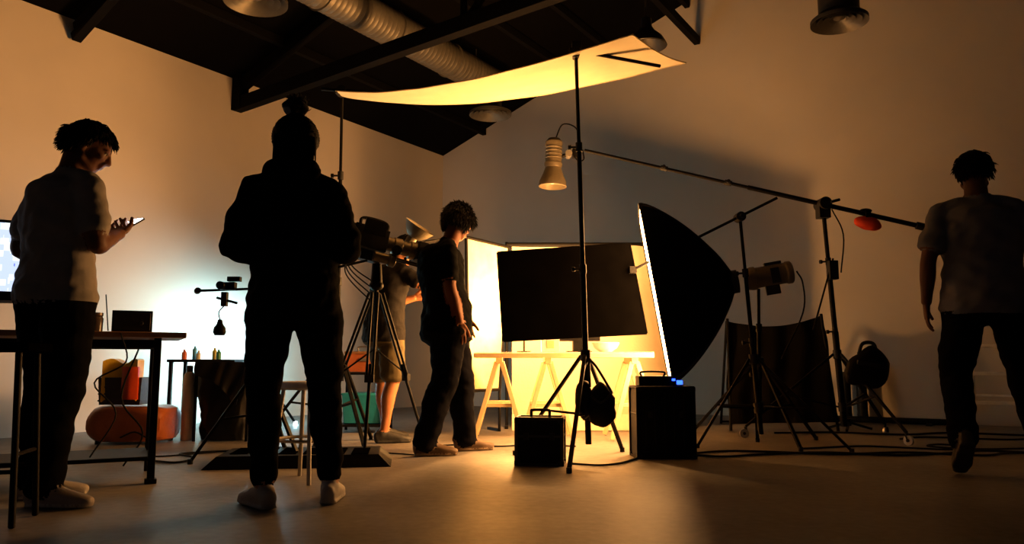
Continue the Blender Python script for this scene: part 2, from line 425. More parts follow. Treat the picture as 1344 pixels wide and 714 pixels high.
b.box(o - Z * .02, (.34, .12, .10), 0); b.grid(lambda u, v: o + V((-.15 + .3 * u, -.05 + .1 * v, .034)), 2, 2, 1)
b.box(o - Z * .11, (.10, .10, .09), 0); b.box(o - Z * .155, (.2, .12, .010), 0)
b.obj('flood_lamp', [M_black, mat('flood_glow', (1, .9, .7), .5, emit=WARM, es=60)])

def area(name, loc, dr, sx, sy, power, col):
    l = bpy.data.lights.new(name, 'AREA'); l.shape = 'RECTANGLE'; l.size = sx; l.size_y = sy; l.energy = power; l.color = col
    o = bpy.data.objects.new(name, l); scene.collection.objects.link(o); o.location = loc
    o.rotation_euler = V(dr).to_track_quat('-Z', 'Y').to_euler(); return o
area('flood_beam_light', (.55, 6.30, .90), (-.30, -.12, 1), .30, .10, 62, WARM)
def point(name, loc, power, col, r=.04):
    l = bpy.data.lights.new(name, 'POINT'); l.energy = power; l.color = col; l.shadow_soft_size = r
    o = bpy.data.objects.new(name, l); scene.collection.objects.link(o); o.location = loc; return o
point('bare_bulb_light', (.10, 6.22, 1.02), 230, (1.0, .46, .13), .08)
b = B(); b.cyl((.10, 6.33, .678), (.10, 6.33, .69), .06, m=0); b.cyl((.10, 6.36, .69), (.10, 6.36, .93), .008, m=0); b.cyl((.10, 6.36, .90), (.10, 6.32, .94), .02, m=0)
b.box((.31, 6.14, 1.12), (.006, .34, .54), 1); b.cyl((.10, 6.36, .92), (.31, 6.30, .92), .006, m=0)  # added unseen black card, keeps bulb light off the right wall
b.obj('bulb_holder_with_added_blocker', [M_black, M_fab])

# ------------------------------------------------------------------ cases, bags on the right
def case(c, sz, rz, handle=True):
    b = B(); r = rotz(rz); c = V(c); x, y, z = sz
    b.box(c + Z * z / 2, (x, y, z), 0, r)
    for sx in (-1, 1):
        for sy in (-1, 1):
            b.box(c + r @ V((sx * x / 2, sy * y / 2, z / 2)), (.018, .018, z + .006), 1, r)
            for zz in (.012, z - .012): b.box(c + r @ V((sx * (x / 2 - .008), sy * (y / 2 - .008), zz)), (.036, .036, .028), 2, r)
    for zz in (0.004, z):
        for sy in (-1, 1): b.box(c + r @ V((0, sy * y / 2, zz)), (x, .016, .016), 1, r)
        for sx in (-1, 1): b.box(c + r @ V((sx * x / 2, 0, zz)), (.016, y, .016), 1, r)
    b.box(c + r @ V((0, 0, z * .62)), (x + .006, y + .006, .012), 1, r)
    for sx in (-.28, .28): b.box(c + r @ V((sx * x, -y / 2 - .006, z * .62)), (.03, .012, .04), 2, r)
    if handle:
        h = .045; w = x * .2
        b.path([c + r @ V(p) for p in ((-w, 0, z), (-w, 0, z + h * .8), (-w * .8, 0, z + h), (w * .8, 0, z + h), (w, 0, z + h * .8), (w, 0, z))], .009, 0)
    return b
b = case((.17, 4.62, 0), (.27, .18, .27), math.radians(-8)); b.obj('equipment_case', [M_plast, mat('case_trim', (.05, .048, .045), .4, .7), M_knob], .003)
b = case((.96, 4.96, 0), (.36, .22, .44), math.radians(3), False)
for k in range(5): b.box((.84 + .06 * k, 4.845, .22), (.012, .012, .38), 1)
b.obj('rolling_suitcase', [M_plast, M_plast, M_knob], .004)
b = B(); b.box((.93, 4.98, .480), (.24, .14, .06), 0); b.box((1.03, 4.905, .487), (.02, .006, .014), 1)
b.path([(.84, 4.98, .505), (.84, 4.98, .535), (.98, 4.98, .535), (.98, 4.98, .505)], .007, 0)
b.box((1.07, 4.93, .470), (.035, .05, .025), 1)
b.obj('battery_power_pack', [M_plast, mat('blue_led', (.05, .1, .9), .4, emit=(.02, .08, 1), es=5)], .004)
b = B()
def bagf(v):
    k = noise.noise(v * 16) * .02; return v + V((k, k * .4, -abs(v.x - .52) * .25))
b.ell((.535, 4.64, .35), (.085, .050, .135), 0, n=24, fn=bagf)
b.ell((.435, 4.66, .37), (.055, .045, .115), 0, n=22, fn=lambda v: v + V((.018 * noise.noise(v * 13 + V((4, 0, 0))), 0, .01 * noise.noise(v * 9))))
b.path([(.47, 4.64, .45), (.47, 4.67, .56), (.475, 4.71, .62)], .008, 0); b.path([(.60, 4.64, .42), (.52, 4.67, .56), (.475, 4.71, .62)], .008, 0)
b.path([(.42, 4.65, .46), (.44, 4.68, .56), (.47, 4.71, .62)], .007, 0)
b.path([(.47, 4.60, .40), (.53, 4.585, .36), (.60, 4.60, .42)], .006, 1)
b.obj('accessory_pouch', [M_plast, M_knob])
b = B()
def sbf(v):
    q = v - V((2.72, 5.88, .53)); k = max(0, 1 - abs(q.x) * 9) * .05
    return v + V((.015 * noise.noise(v * 12) + q.z * .35, 0, k - .2 * q.x + .012 * noise.noise(v * 9)))
b.ell((2.72, 5.88, .53), (.165, .07, .15), 0, None, 28, fn=sbf)
b.path([(2.66, 5.88, .66), (2.70, 5.89, .74), (2.78, 5.89, .74), (2.80, 5.88, .66)], .014, 1)
b.bar((2.62, 5.82, .60), (2.84, 5.82, .56), .02, .03, 1)
b.obj('saddle_sandbag', [M_plast, M_knob])
b = B()
q = [V((2.02, 7.15, .98)), V((2.86, 7.05, 1.02)), V((2.84, 6.75, .08)), V((1.92, 6.80, .06))]
b.grid(lambda u, v: q[0].lerp(q[1], u).lerp(q[3].lerp(q[2], u), v) + V((.02 * math.sin(v * 7), .03 * noise.noise(V((u * 4, v * 3, 3))) + .02 * math.sin(u * 22 + v * 3), -.07 * math.sin(math.pi * u) * (1 - v))), 40, 24, 0, (0, .012, 0))
for a, c in ((q[0], q[3]), (q[1], q[2])): b.cyl(a + Z * .02, V((c.x, c.y, 0.0)), .013, m=1)
b.cyl(q[0] + V((0, .03, 0)), V((2.05, 7.6, .0)), .012, m=1); b.cyl(q[1] + V((0, .03, 0)), V((2.85, 7.5, .0)), .012, m=1)
b.cyl(V((2.05, 7.6, .02)), V((2.85, 7.5, .02)), .01, m=1)
b.obj('black_cloth_screen', [mat('screen_cloth', (.006, .0055, .005), .95, spec=.03), M_black])
for s, z in ((5.35, .50), (5.50, .54)):
    b = B(); p = R(s, .16); b.lathe([(0, 0), (0, .05), (z, .05), (z, .025), (z - .05, .025), (z - .05, 0)], p, Z, 0); b.lathe([(.05, .052), (.08, .052)], p, Z, 0); b.obj('cardboard_tube', [M_plast])
b = B(); b.cyl(R(4.5, .35, .035), R(6.3, .30, .035), .03, m=0); b.cyl(R(4.45, .35, .035), R(4.5, .35, .035), .035, m=1); b.cyl(R(6.3, .30, .035), R(6.35, .30, .035), .035, m=1)
for s in (4.7, 6.1): b.box(R(s, .33, .01), (.05, .16, .02), 1, basis(ad))
b.obj('backdrop_pole', [M_black, M_knob])
b = B(); p = V((2.98, 6.85, 0))
for a in (0, 2.1, 4.2): b.bar(p + Z * .07, p + V((math.cos(a) * .2, math.sin(a) * .2, .012)), .02, .02)
b.cyl(p + Z * .04, p + Z * .10, .02); b.obj('floor_tripod_base', [M_black], .002)
b = B(); c = V((4.26, 6.75, 0)); r = rotz(math.radians(-30))
LP = lambda x, y, z: c + r @ V((x, y, z))
for x in (-.2, .2):
    b.bar(LP(x, -.22, 0), LP(x * .9, 0, .92), .035, .02, 0); b.bar(LP(x, .25, 0), LP(x * .9, .02, .90), .03, .02, 0)
for k, z in enumerate((.25, .5, .74)): b.box(LP(0, -.22 + .24 * z, z), (.38, .09, .03), 0, r)
b.box(LP(0, 0, .93), (.40, .18, .03), 0, r); b.bar(LP(-.19, .18, .3), LP(.19, .18, .3), .02, .02, 0)
b.obj('step_ladder', [M_white], .003)

def cable(name, pts, r=.007):
    b = B(); b.path([V((p[0], p[1], r + .001)) for p in pts], r, 0, 6, 8); return b.obj(name, [M_plast])
cable('floor_cable', [(1.16, 4.98), (1.35, 4.9), (1.62, 5.02), (2.05, 5.12), (2.45, 4.98), (2.8, 5.06), (3.15, 5.22), (3.5, 5.08), (4.0, 5.2), (4.8, 5.1)], .008)
cable('floor_cable', [(1.16, 5.06), (1.5, 5.2), (2.1, 5.04), (2.6, 5.12), (3.0, 4.96), (3.3, 5.1), (3.9, 4.98), (4.7, 5.3)], .008)
cable('floor_cable', [(2.2, 6.5), (2.7, 6.55), (3.2, 6.35), (3.7, 6.5), (4.4, 6.2), (5.2, 6.4)], .009)
cable('floor_cable', [(3.0, 6.0), (3.3, 6.15), (3.8, 5.95), (4.3, 6.1), (5.0, 5.9)], .008)
cable('floor_cable', [(2.0, 5.35), (2.5, 5.5), (2.95, 5.3), (3.2, 5.45), (3.1, 5.62), (2.95, 5.5), (3.2, 5.32), (3.8, 5.42), (4.6, 5.6)], .007)
cable('floor_cable', [(.33, 4.58), (.5, 4.50), (.63, 4.58), (.72, 4.72), (.78, 4.84)])
cable('floor_cable', [(-2.6, 4.6), (-2.3, 4.75), (-2.0, 4.62), (-1.98, 4.85), (-2.15, 5.05), (-1.9, 5.2), (-1.5, 5.15)])
cable('floor_cable', [(-2.5, 4.9), (-2.2, 4.95), (-1.95, 5.2), (-1.7, 5.45), (-1.3, 5.35), (-.9, 5.15), (-.6, 5.0)], .005)
cable('floor_cable', [(-.65, 5.45), (-.4, 5.6), (-.1, 5.5), (.15, 5.62), (.45, 5.5)], .006)

# ------------------------------------------------------------------ left side furniture
P0 = V((-1.66, 3.90, 0)); rl = math.radians(27)
ld = V((-math.cos(rl), -math.sin(rl), 0)); dd = V((-math.sin(rl), math.cos(rl), 0)); DR = rotz(rl)
def K(l, dp, z): return P0 + ld * l + dd * dp + Z * z
b = B()
b.box(K(.80, .30, .735), (1.60, .60, .028), 0, DR)
for l in (.13, 1.5):
    for dp in (.05, .55): b.box(K(l, dp, .36), (.035, .035, .72), 1, DR)
    b.box(K(l, .30, .10), (.03, .47, .03), 1, DR); b.box(K(l, .30, .69), (.03, .47, .04), 1, DR)
    b.box(K(l, .05, .012), (.055, .055, .024), 1, DR)
for dp in (.05, .55): b.box(K(.815, dp, .69), (1.34, .03, .04), 1, DR)
b.box(K(.815, .30, .12), (1.34, .46, .02), 1, DR)
b.obj('wooden_desk', [M_desk, M_black], .003)
b = B(); c = K(1.00, .24, 0)
b.box(c + Z * 1.10, (.64, .03, .40), 0, DR); b.box(c + Z * 1.115 - dd * .016, (.60, .004, .34), 1, DR)
b.box(c + Z * .905 - dd * .0, (.64, .028, .035), 2, DR)
b.box(c + Z * .83 + dd * .04, (.14, .015, .16), 2, DR); b.box(c + Z * .7565 + dd * .02, (.22, .18, .012), 2, DR)
sm = bpy.data.materials.new('screen_image'); sm.use_nodes = True; nt = sm.node_tree; N = nt.nodes; L = nt.links
tc = N.new('ShaderNodeTexCoord'); vo = N.new('ShaderNodeTexVoronoi'); vo.inputs['Scale'].default_value = 26; vo.distance = 'CHEBYCHEV'
cr = N.new('ShaderNodeValToRGB'); cr.color_ramp.interpolation = 'CONSTANT'
cr.color_ramp.elements[0].color = (.9, .95, 1, 1); cr.color_ramp.elements[1].color = (.15, .2, .7, 1); cr.color_ramp.elements[1].position = .75
e_ = cr.color_ramp.elements.new(.4); e_.color = (.55, .65, .95, 1)
L.new(tc.outputs['Object'], vo.inputs['Vector']); L.new(vo.outputs['Distance'], cr.inputs['Fac'])
L.new(cr.outputs['Color'], N['Principled BSDF'].inputs['Emission Color']); N['Principled BSDF'].inputs['Emission Strength'].default_value = 1.3
N['Principled BSDF'].inputs['Base Color'].default_value = (.02, .02, .02, 1)
b.obj('computer_monitor', [M_plast, sm, M_steel], .004)
b = B(); b.box(K(.25, .27, .808), (.19, .14, .115), 0, DR); b.box(K(.25, .19, .808), (.17, .01, .09), 1, DR)
b.cyl(K(.21, .185, .80), K(.21, .18, .80), .012, m=1); b.cyl(K(.36, .26, .76), K(.38, .26, .95), .003, m=0)
b.obj('radio_speaker', [M_plast, M_knob], .006)
b = B()
b.lathe([(0, 0), (0, .036), (.07, .038), (.08, .032), (.085, .036), (.10, .036), (.10, 0)], K(.42, .2, .7495), Z, 0); b.obj('glass_jar', [mat('dark_jar', (.07, .05, .04), .2)])
b = B(); b.box(K(.60, .28, .768), (.22, .15, .035), 0, DR); b.box(K(.60, .28, .792), (.2, .14, .012), 1, DR); b.obj('notebook_stack', [M_knob, M_desk], .003)
cb = B(); cb.path([K(.25, .36, .76), K(.2, .64, .70), K(.28, .66, .4), K(.16, .64, .2), K(.25, .66, .02)], .005, 0); cb.path([K(.3, -.015, .74), K(.27, -.03, .6), K(.40, -.04, .5), K(.3, -.02, .35), K(.4, -.03, .15)], .004, 0)
cb.obj('desk_cable', [M_plast])
b = B(); c = V((-1.98, 2.93, 0)); r = rotz(.25)
for x in (-.13, .13):
    for y in (-.11, .11): b.bar(c + r @ V((x * 1.1, y * 1.1, 0)), c + r @ V((x * .9, y * .9, .64)), .022, .022, 0)
for y in (-.11, .11): b.bar(c + r @ V((-.135, y, .2)), c + r @ V((.135, y, .2)), .016, .016, 0)
for x in (-.13, .13): b.bar(c + r @ V((x, -.11, .26)), c + r @ V((x, .11, .26)), .016, .016, 0)
b.box(c + Z * .655, (.32, .28, .035), 1, r); b.obj('bar_stool', [M_black, M_fab], .008)
b = B(); c = V((-1.06, 3.98, 0))
b.lathe([(0, 0), (0, .14), (.012, .15), (.03, .15), (.04, .14), (.042, 0)], c + Z * .46, Z, 1)
for a in (.4, 1.97, 3.54, 5.11):
    e = V((math.cos(a), math.sin(a), 0)); b.cyl(c + e * .17, c + e * .115 + Z * .46, .011, m=0)
b.lathe([(0, .140), (.008, .148), (.016, .140), (.008, .132), (0, .140)], c + Z * .2, Z, 0)
b.obj('round_stool', [M_steel, M_white])
b = B(); c = V((-2.84, 5.85, .145))
def otf(v):
    q = v - c; k = lambda t, s: math.copysign(min(abs(t), s) , t)
    return c + V((k(q.x, .27), k(q.y, .22), k(q.z, .125))) * 1.0 + V((0, 0, .01 * noise.noise(v * 5)))
b.ell(c, (.36, .31, .19), 0, n=36, fn=otf)
for x in (-.2, .2):
    for y in (-.15, .15): b.cyl(c + V((x, y, -.145)), c + V((x, y, -.10)), .02, m=1)
b.path([c + V((.0, -.225, -.09)), c + V((.1, -.225, -.05)), c + V((.19, -.225, -.09))], .006, 1)
b.obj('leather_ottoman', [mat('orange_leather', (.36, .10, .03), .35), M_plast])
b = B(); c = V((-2.90, 5.80, .285))
b.box(c + Z * .10, (.30, .20, .20), 0, taper=1.08)
for k in range(4): b.box(c + Z * (.03 + .05 * k), (.315, .215, .012), 0)
b.grid(lambda u, v: c + V((-.13 + .26 * u, -.1 + .06 * math.sin(u * 3.14) + .0, .02 + .30 * v)) + V((0, -.02, .02 * math.sin(u * 9))), 12, 12, 1, (0, .10, 0))
b.grid(lambda u, v: c + V((.02 + .12 * u, -.125 - .02 * math.sin(u * 3.14), .04 + .24 * v)), 8, 8, 2, (0, .02, 0))
b.obj('snack_basket', [mat('basket_plastic', (.05, .04, .04), .5), mat('snack_bag_yellow', (.95, .60, .05), .3), mat('snack_bag_red', (.7, .08, .02), .3)])
b = B(); b.lathe([(0, 0), (0, .046), (.46, .046), (.50, .04), (.53, .02), (.56, .02), (.56, 0)], (-2.515, 6.0, 0), Z, 0); b.lathe([(.52, .024), (.57, .024), (.575, 0)], (-2.515, 6.0, 0), Z, 1)
b.obj('gas_bottle', [M_white, M_knob])
b = B(); c = V((-2.22, 6.05, 0))
def gb(v):
    q = v - c; t = max(0, min(1, q.z / .58)); k = .86 + .20 * t + .26 * noise.noise(v * 6) * (1 - t * .6) + .08 * noise.noise(v * 17)
    return c + V((q.x * k, q.y * k, max(.005, q.z)))
vs = []; n = 48
for j in range(19):
    z = .57 * j / 18
    for i in range(n):
        a = 2 * math.pi * i / n; x, y = supe(a, 3); vs.append(gb(c + V((x * .22, y * .16, z))))
b.add(vs, [(j * n + i, j * n + (i + 1) % n, (j + 1) * n + (i + 1) % n, (j + 1) * n + i) for j in range(18) for i in range(n)] + [tuple(range(n))], 0)
for x in (-.2, .2):
    for y in (-.15, .15): b.bar(c + V((x, y, 0)), c + V((x, y, .6)), .018, .018, 1)
for y in (-.15, .15): b.bar(c + V((-.2, y, .59)), c + V((.2, y, .59)), .02, .02, 1)
for x in (-.2, .2): b.bar(c + V((x, -.15, .59)), c + V((x, .15, .59)), .02, .02, 1)
b.grid(lambda u, v: c + V((-.20 + .38 * u + .05 * v * math.sin(u * 5), -.185 - .02 * math.sin(u * 11 + v * 3), .60 - (.10 + .22 * u) * v)), 24, 8, 0, (0, .006, 0))
b.obj('garbage_bag_stand', [mat('bin_bag', (.004, .004, .0045), .4, spec=.3), M_black])
b = B(); c = V((-2.75, 6.95, 0))
b.box(c + Z * .61, (.60, .35, .025), 0)
for x in (-.27, .27):
    for y in (-.15, .15): b.box(c + V((x, y, .3)), (.03, .03, .6), 0)
b.obj('side_table', [M_plast], .003)
cl = [(.6, .12, .04), (.1, .35, .5), (.7, .7, .6), (.5, .4, .05), (.05, .25, .12)]
b = B()
for k in range(5):
    h_ = (.06, .09, .05, .075, .06)[k]
    b.lathe([(0, 0), (0, .022), (h_, .022), (h_ + .015, .01), (h_ + .03, .011), (h_ + .03, 0)], c + V((-.20 + (.0, .07, .13, .25, .31)[k], -.05 + .06 * (k % 2), .6225)), Z, k, 16)
b.obj('paint_bottles', [mat('bottle_%d' % k, cl[k], .3) for k in range(5)])
# LED light panel close to left wall
b = B(); c = V((-2.38, 7.44, .84)); n_ = (-bd - ad * .30 - Z * .14).normalized(); rr = basis(n_)
b.box(c, (.34, .05, .28), 0, rr)
b.grid(lambda u, v: c + n_ * .027 + rr @ V((-.15 + .30 * u, 0, -.12 + .24 * v)), 2, 2, 1)
b.grid(lambda u, v: c + n_ * .026 + rr @ V((-.17 + .34 * u, .12 * v, .14 + .03 * v)), 2, 2, 0, (0, 0, .004))  # added top flap, limits the panel's upward spill on the wall
stand(b, (c.x, c.y), c - Z * .14, .40, [(c.x + .30, c.y), (c.x - .12, c.y + .25), (c.x - .12, c.y - .28)])
b.obj('led_light_panel', [M_black, mat('led_glow', (1, 1, 1), .5, emit=(.50, .88, 1.0), es=150), M_steel])
b = B(); stand(b, (-1.55, 4.75), (-1.55, 4.75, 1.05), .55, [(-1.9, 4.6), (-1.25, 4.6), (-1.5, 5.15)])
b.cyl((-1.50, 4.75, 1.06), (-1.97, 4.78, 1.045), .008, m=0); b.cyl((-1.97, 4.76, 1.045), (-1.99, 4.80, 1.045), .02, m=1)
b.box((-1.78, 4.75, 1.07), (.10, .05, .05), 0); b.box((-1.74, 4.75, 1.115), (.08, .04, .03), 0); b.cyl((-1.80, 4.72, 1.07), (-1.80, 4.67, 1.07), .025, m=0)
b.box((-1.80, 4.76, .99), (.035, .035, .09), 1); b.cyl((-1.85, 4.76, 1.0), (-1.72, 4.76, .965), .008, m=0)
b.path([(-1.80, 4.76, .95), (-1.84, 4.78, .91), (-1.83, 4.78, .86)], .004, 0)
b.lathe([(0, 0), (.0, .012), (.03, .02), (.05, .035), (.08, .04), (.10, .03), (.10, 0)], (-1.83, 4.78, .865), -Z, 0)
b.obj('camera_arm_stand', MS, .002)
b = B()
b.box((-1.25, 4.66, .035), (1.05, .50, .07), 0, rotz(math.radians(8)), taper=.86)
for k in range(6): b.box((-1.25 - .35 + .14 * k, 4.64, .073), (.10, .30, .006), 1, rotz(math.radians(8)))
b.obj('black_floor_ramp', [M_plast, M_fab], .004)
b = B(); c = V((-1.28, 6.75, 0))
for z in (.06, .50): b.box(c + Z * z, (.42, .34, .02), 0)
for x in (-.2, .2):
    for y in (-.16, .16): b.box(c + V((x, y, .28)), (.022, .022, .56), 0)
b.obj('utility_cart', [M_black], .002)
b = B(); b.box(c + Z * .595, (.32, .22, .16), 0); b.box(c + Z * .68, (.34, .24, .02), 1); b.box(c + V((0, -.115, .62)), (.08, .012, .03), 2)
b.path([c + V((-.07, 0, .69)), c + V((-.07, 0, .73)), c + V((.07, 0, .73)), c + V((.07, 0, .69))], .007, 2); b.obj('tool_box', [mat('orange_box', (.45, .13, .05), .5), M_desk, M_steel], .006)
b = B(); b.box((-1.28, 6.75, .20), (.32, .28, .25), 0, taper=1.1); b.box((-1.28, 6.75, .325), (.37, .30, .018), 0); b.obj('teal_storage_bin', [mat('teal_plastic', (.02, .26, .40), .4)], .008)

# ------------------------------------------------------------------ cine camera on tripod
c = V((-.93, 5.20, 1.43)); dv = V((.86, .42, -.20)).normalized(); Mc = basis(dv)
b = B(); Q = lambda x, y, z: c + Mc @ V((x, y, z))
b.box(Q(0, -.06, 0), (.13, .24, .15), 0, Mc); b.box(Q(0, -.22, .01), (.10, .08, .12), 0, Mc); b.box(Q(-.075, -.05, .01), (.02, .15, .09), 1, Mc)
b.lathe([(0, 0), (0, .045), (.02, .05), (.05, .05), (.055, .058), (.11, .058), (.115, .05), (.17, .052), (.175, .062), (.22, .065), (.22, .055), (.2, 0)], Q(0, .06, .0), dv, 2, 30)
b.box(Q(0, .31, 0), (.17, .07, .13), 0, Mc); b.box(Q(0, .37, .10), (.18, .12, .006), 0, Mc @ Matrix.Rotation(.4, 3, 'X'))
for x in (-.03, .03): b.cyl(Q(x, -.2, -.09), Q(x, .34, -.09), .008, m=1)
b.path([Q(0, -.14, .07), Q(0, -.13, .13), Q(0, .0, .14), Q(0, .05, .12), Q(0, .05, .07)], .012, 0)
b.box(Q(.12, -.06, .06), (.02, .15, .10), 0, Mc); b.cyl(Q(.11, -.04, .03), Q(.05, -.02, .03), .007, m=1)
b.lathe([(0, .03), (.02, .035), (.04, .035), (.04, 0)], Q(.08, .12, -.05), Mc @ V((1, 0, 0)), 0)
b.lathe([(0, 0), (0, .035), (.10, .035), (.11, .045), (.15, .045), (.15, 0)], Q(.07, -.02, -.12), dv, 2, 24)
b.box(Q(0, -.03, -.13), (.09, .14, .05), 1, Mc)
b.cyl(c - Z * .16, c - Z * .30, .032, .042, m=0); b.ell(c - Z * .31, (.05, .05, .035), 0)
b.cyl(Q(.05, -.05, -.16), Q(.10, -.42, -.36), .009, m=0); b.cyl(Q(.085, -.32, -.30), Q(.10, -.44, -.37), .014, m=0)
for k in range(4): b.path([Q(.04, -.2, .05 - .03 * k), Q(.10 + .03 * k, -.22, -.08 - .05 * k), Q(.06, -.15, -.22 - .03 * k), c - Z * (.3 + .05 * k)], .005, 0)
ap = c - Z * .36
for fx, fy in ((-.92, 4.84), (-.62, 5.56), (-1.38, 5.42)):
    f = V((fx, fy, .02)); o = (V((f.x - ap.x, f.y - ap.y, 0))).normalized() * .045; sd = o.normalized().cross(Z) * .020; md = (ap + o).lerp(f, .55)
    for s_ in (-1, 1): b.cyl(ap + o + sd * s_, md + sd * s_, .009, m=0)
    b.cyl(md + (ap - md).normalized() * .1, f, .011, m=0); b.box(md, (.06, .03, .05), 1, basis(o)); b.cyl(V((fx, fy, 0)), f, .02, m=1)
    b.cyl(ap - Z * .38, (ap + o).lerp(f, .52), .006, m=0)
b.cyl(ap + Z * .05, ap - Z * .40, .014, m=0)
b.obj('cinema_camera_on_tripod', [M_plast, M_knob, mat('lens_barrel', (.12, .10, .07), .35, .3)], .003)
b = B(); c2 = V((-.70, 5.52, 1.55)); ax = V((.55, -.15, .80))
b.lathe([(-.12, 0), (-.12, .035), (-.05, .037), (-.04, .06), (0, .095), (.04, .116), (.045, .120), (.04, .112), (0, .088), (-.03, .05), (-.03, 0)], c2, ax, 0, 30)
b.ell(c2, (.02, .02, .03), 1)
b.cyl(c2 - ax.normalized() * .10, (-.73, 5.50, 1.36), .012, m=2)
b.cyl((-.73, 5.50, 1.37), (-.76, 5.38, 1.33), .012, m=2)
b.obj('dish_reflector_lamp', [mat('dish_paint', (.20, .17, .11), .5, .2), M_white, M_black])

# ------------------------------------------------------------------ people
def tube(pts, rad, side=None, n=20, step=.016):
    pts = [V(p) for p in pts]; rad = [r if isinstance(r, tuple) else (r, r) for r in rad]
    if len(pts) == 2: pts = [pts[0], pts[0].lerp(pts[1], .5), pts[1]]; rad = [rad[0], ((rad[0][0] + rad[1][0]) / 2, (rad[0][1] + rad[1][1]) / 2), rad[1]]
    C = []; Rd = []
    P = [pts[0] * 2 - pts[1]] + pts + [pts[-1] * 2 - pts[-2]]; Q = [rad[0]] + rad + [rad[-1]]
    for i in range(1, len(P) - 2):
        a, b_, c, d_ = P[i - 1], P[i], P[i + 1], P[i + 2]; k = max(2, int((c - b_).length / step))
        for j in range(k):
            t = j / k
            C.append(.5 * ((2 * b_) + (c - a) * t + (2 * a - 5 * b_ + 4 * c - d_) * t * t + (3 * b_ - a - 3 * c + d_) * t ** 3))
            s = t * t * (3 - 2 * t)
            Rd.append((Q[i][0] + (Q[i + 1][0] - Q[i][0]) * s, Q[i][1] + (Q[i + 1][1] - Q[i][1]) * s))
    C.append(pts[-1]); Rd.append(rad[-1])
    t0 = (C[1] - C[0]).normalized(); t1 = (C[-1] - C[-2]).normalized()
    sd = V(side) if side else perp(t0)[0]
    seq = []
    for k in (75, 50, 25): q = math.radians(k); m_ = min(Rd[0]); seq.append((C[0] - t0 * m_ * .6 * math.sin(q), (Rd[0][0] * math.cos(q), Rd[0][1] * math.cos(q)), t0))
    for i, p in enumerate(C): seq.append((p, Rd[i], (C[min(i + 1, len(C) - 1)] - C[max(i - 1, 0)]).normalized()))
    for k in (25, 50, 75): q = math.radians(k); m_ = min(Rd[-1]); seq.append((C[-1] + t1 * m_ * .6 * math.sin(q), (Rd[-1][0] * math.cos(q), Rd[-1][1] * math.cos(q)), t1))
    vs = []; cur = sd
    for p, r, t in seq:
        base_ = V(side) if side else cur
        s = base_ - t * base_.dot(t)
        s = s.normalized() if s.length > 1e-4 else perp(t)[0]
        cur = s; o = t.cross(s)
        for i in range(n):
            a = 2 * math.pi * i / n; vs.append(p + s * r[0] * math.cos(a) + o * r[1] * math.sin(a))
    m_ = len(seq)
    fs = [(j * n + i, j * n + (i + 1) % n, (j + 1) * n + (i + 1) % n, (j + 1) * n + i) for j in range(m_ - 1) for i in range(n)]
    fs += [tuple(range(n))[::-1], tuple(range((m_ - 1) * n, m_ * n))]
    return vs, fs

def remesh(parts, voxel, it):
    vs, fs, lab = [], [], []
    for v, f, l in parts:
        o = len(vs); vs += [tuple(q) for q in v]; fs += [tuple(i + o for i in g) for g in f]; lab += [l] * len(v)
    me = bpy.data.meshes.new('tmp'); me.from_pydata(vs, [], fs); ob = bpy.data.objects.new('tmp', me); scene.collection.objects.link(ob)
    m = ob.modifiers.new('r', 'REMESH'); m.mode = 'VOXEL'; m.voxel_size = voxel
    s = ob.modifiers.new('s', 'SMOOTH'); s.factor = .5; s.iterations = it
    dg = bpy.context.evaluated_depsgraph_get(); dg.update()
    m2 = bpy.data.meshes.new_from_object(ob.evaluated_get(dg))
    V2 = [v.co.copy() for v in m2.vertices]; F2 = [tuple(p.vertices) for p in m2.polygons]; NN = [v.normal.copy() for v in m2.vertices]
    bpy.data.objects.remove(ob); bpy.data.meshes.remove(me); bpy.data.meshes.remove(m2)
    kd = kdtree.KDTree(len(vs))
    for i, v in enumerate(vs): kd.insert(v, i)
    kd.balance()
    LB = [lab[kd.find(v)[1]] for v in V2]
    return V2, F2, LB, NN

DEF = dict(pel=(0, 0, .94), waist=(0, .0, 1.08), chest=(0, 0, 1.27), neck=(0, -.015, 1.45), head=(0, .02, 1.60), look=(0, 1, 0),
           shl=(-.175, -.01, 1.385), ell=(-.225, -.03, 1.12), wrl=(-.22, .04, .88), shr=(.175, -.01, 1.385), elr=(.225, -.03, 1.12), wrr=(.22, .04, .88),
           hipl=(-.09, 0, .90), knl=(-.11, .02, .49), anl=(-.12, -.02, .09), ftl=(-.2, 1, 0), hipr=(.09, 0, .90), knr=(.11, .02, .49), anr=(.12, -.02, .09), ftr=(.2, 1, 0),
           hdl=((0, .15, -1), (1, 0, 0), .3), hdr=((0, .15, -1), (-1, 0, 0), .3))

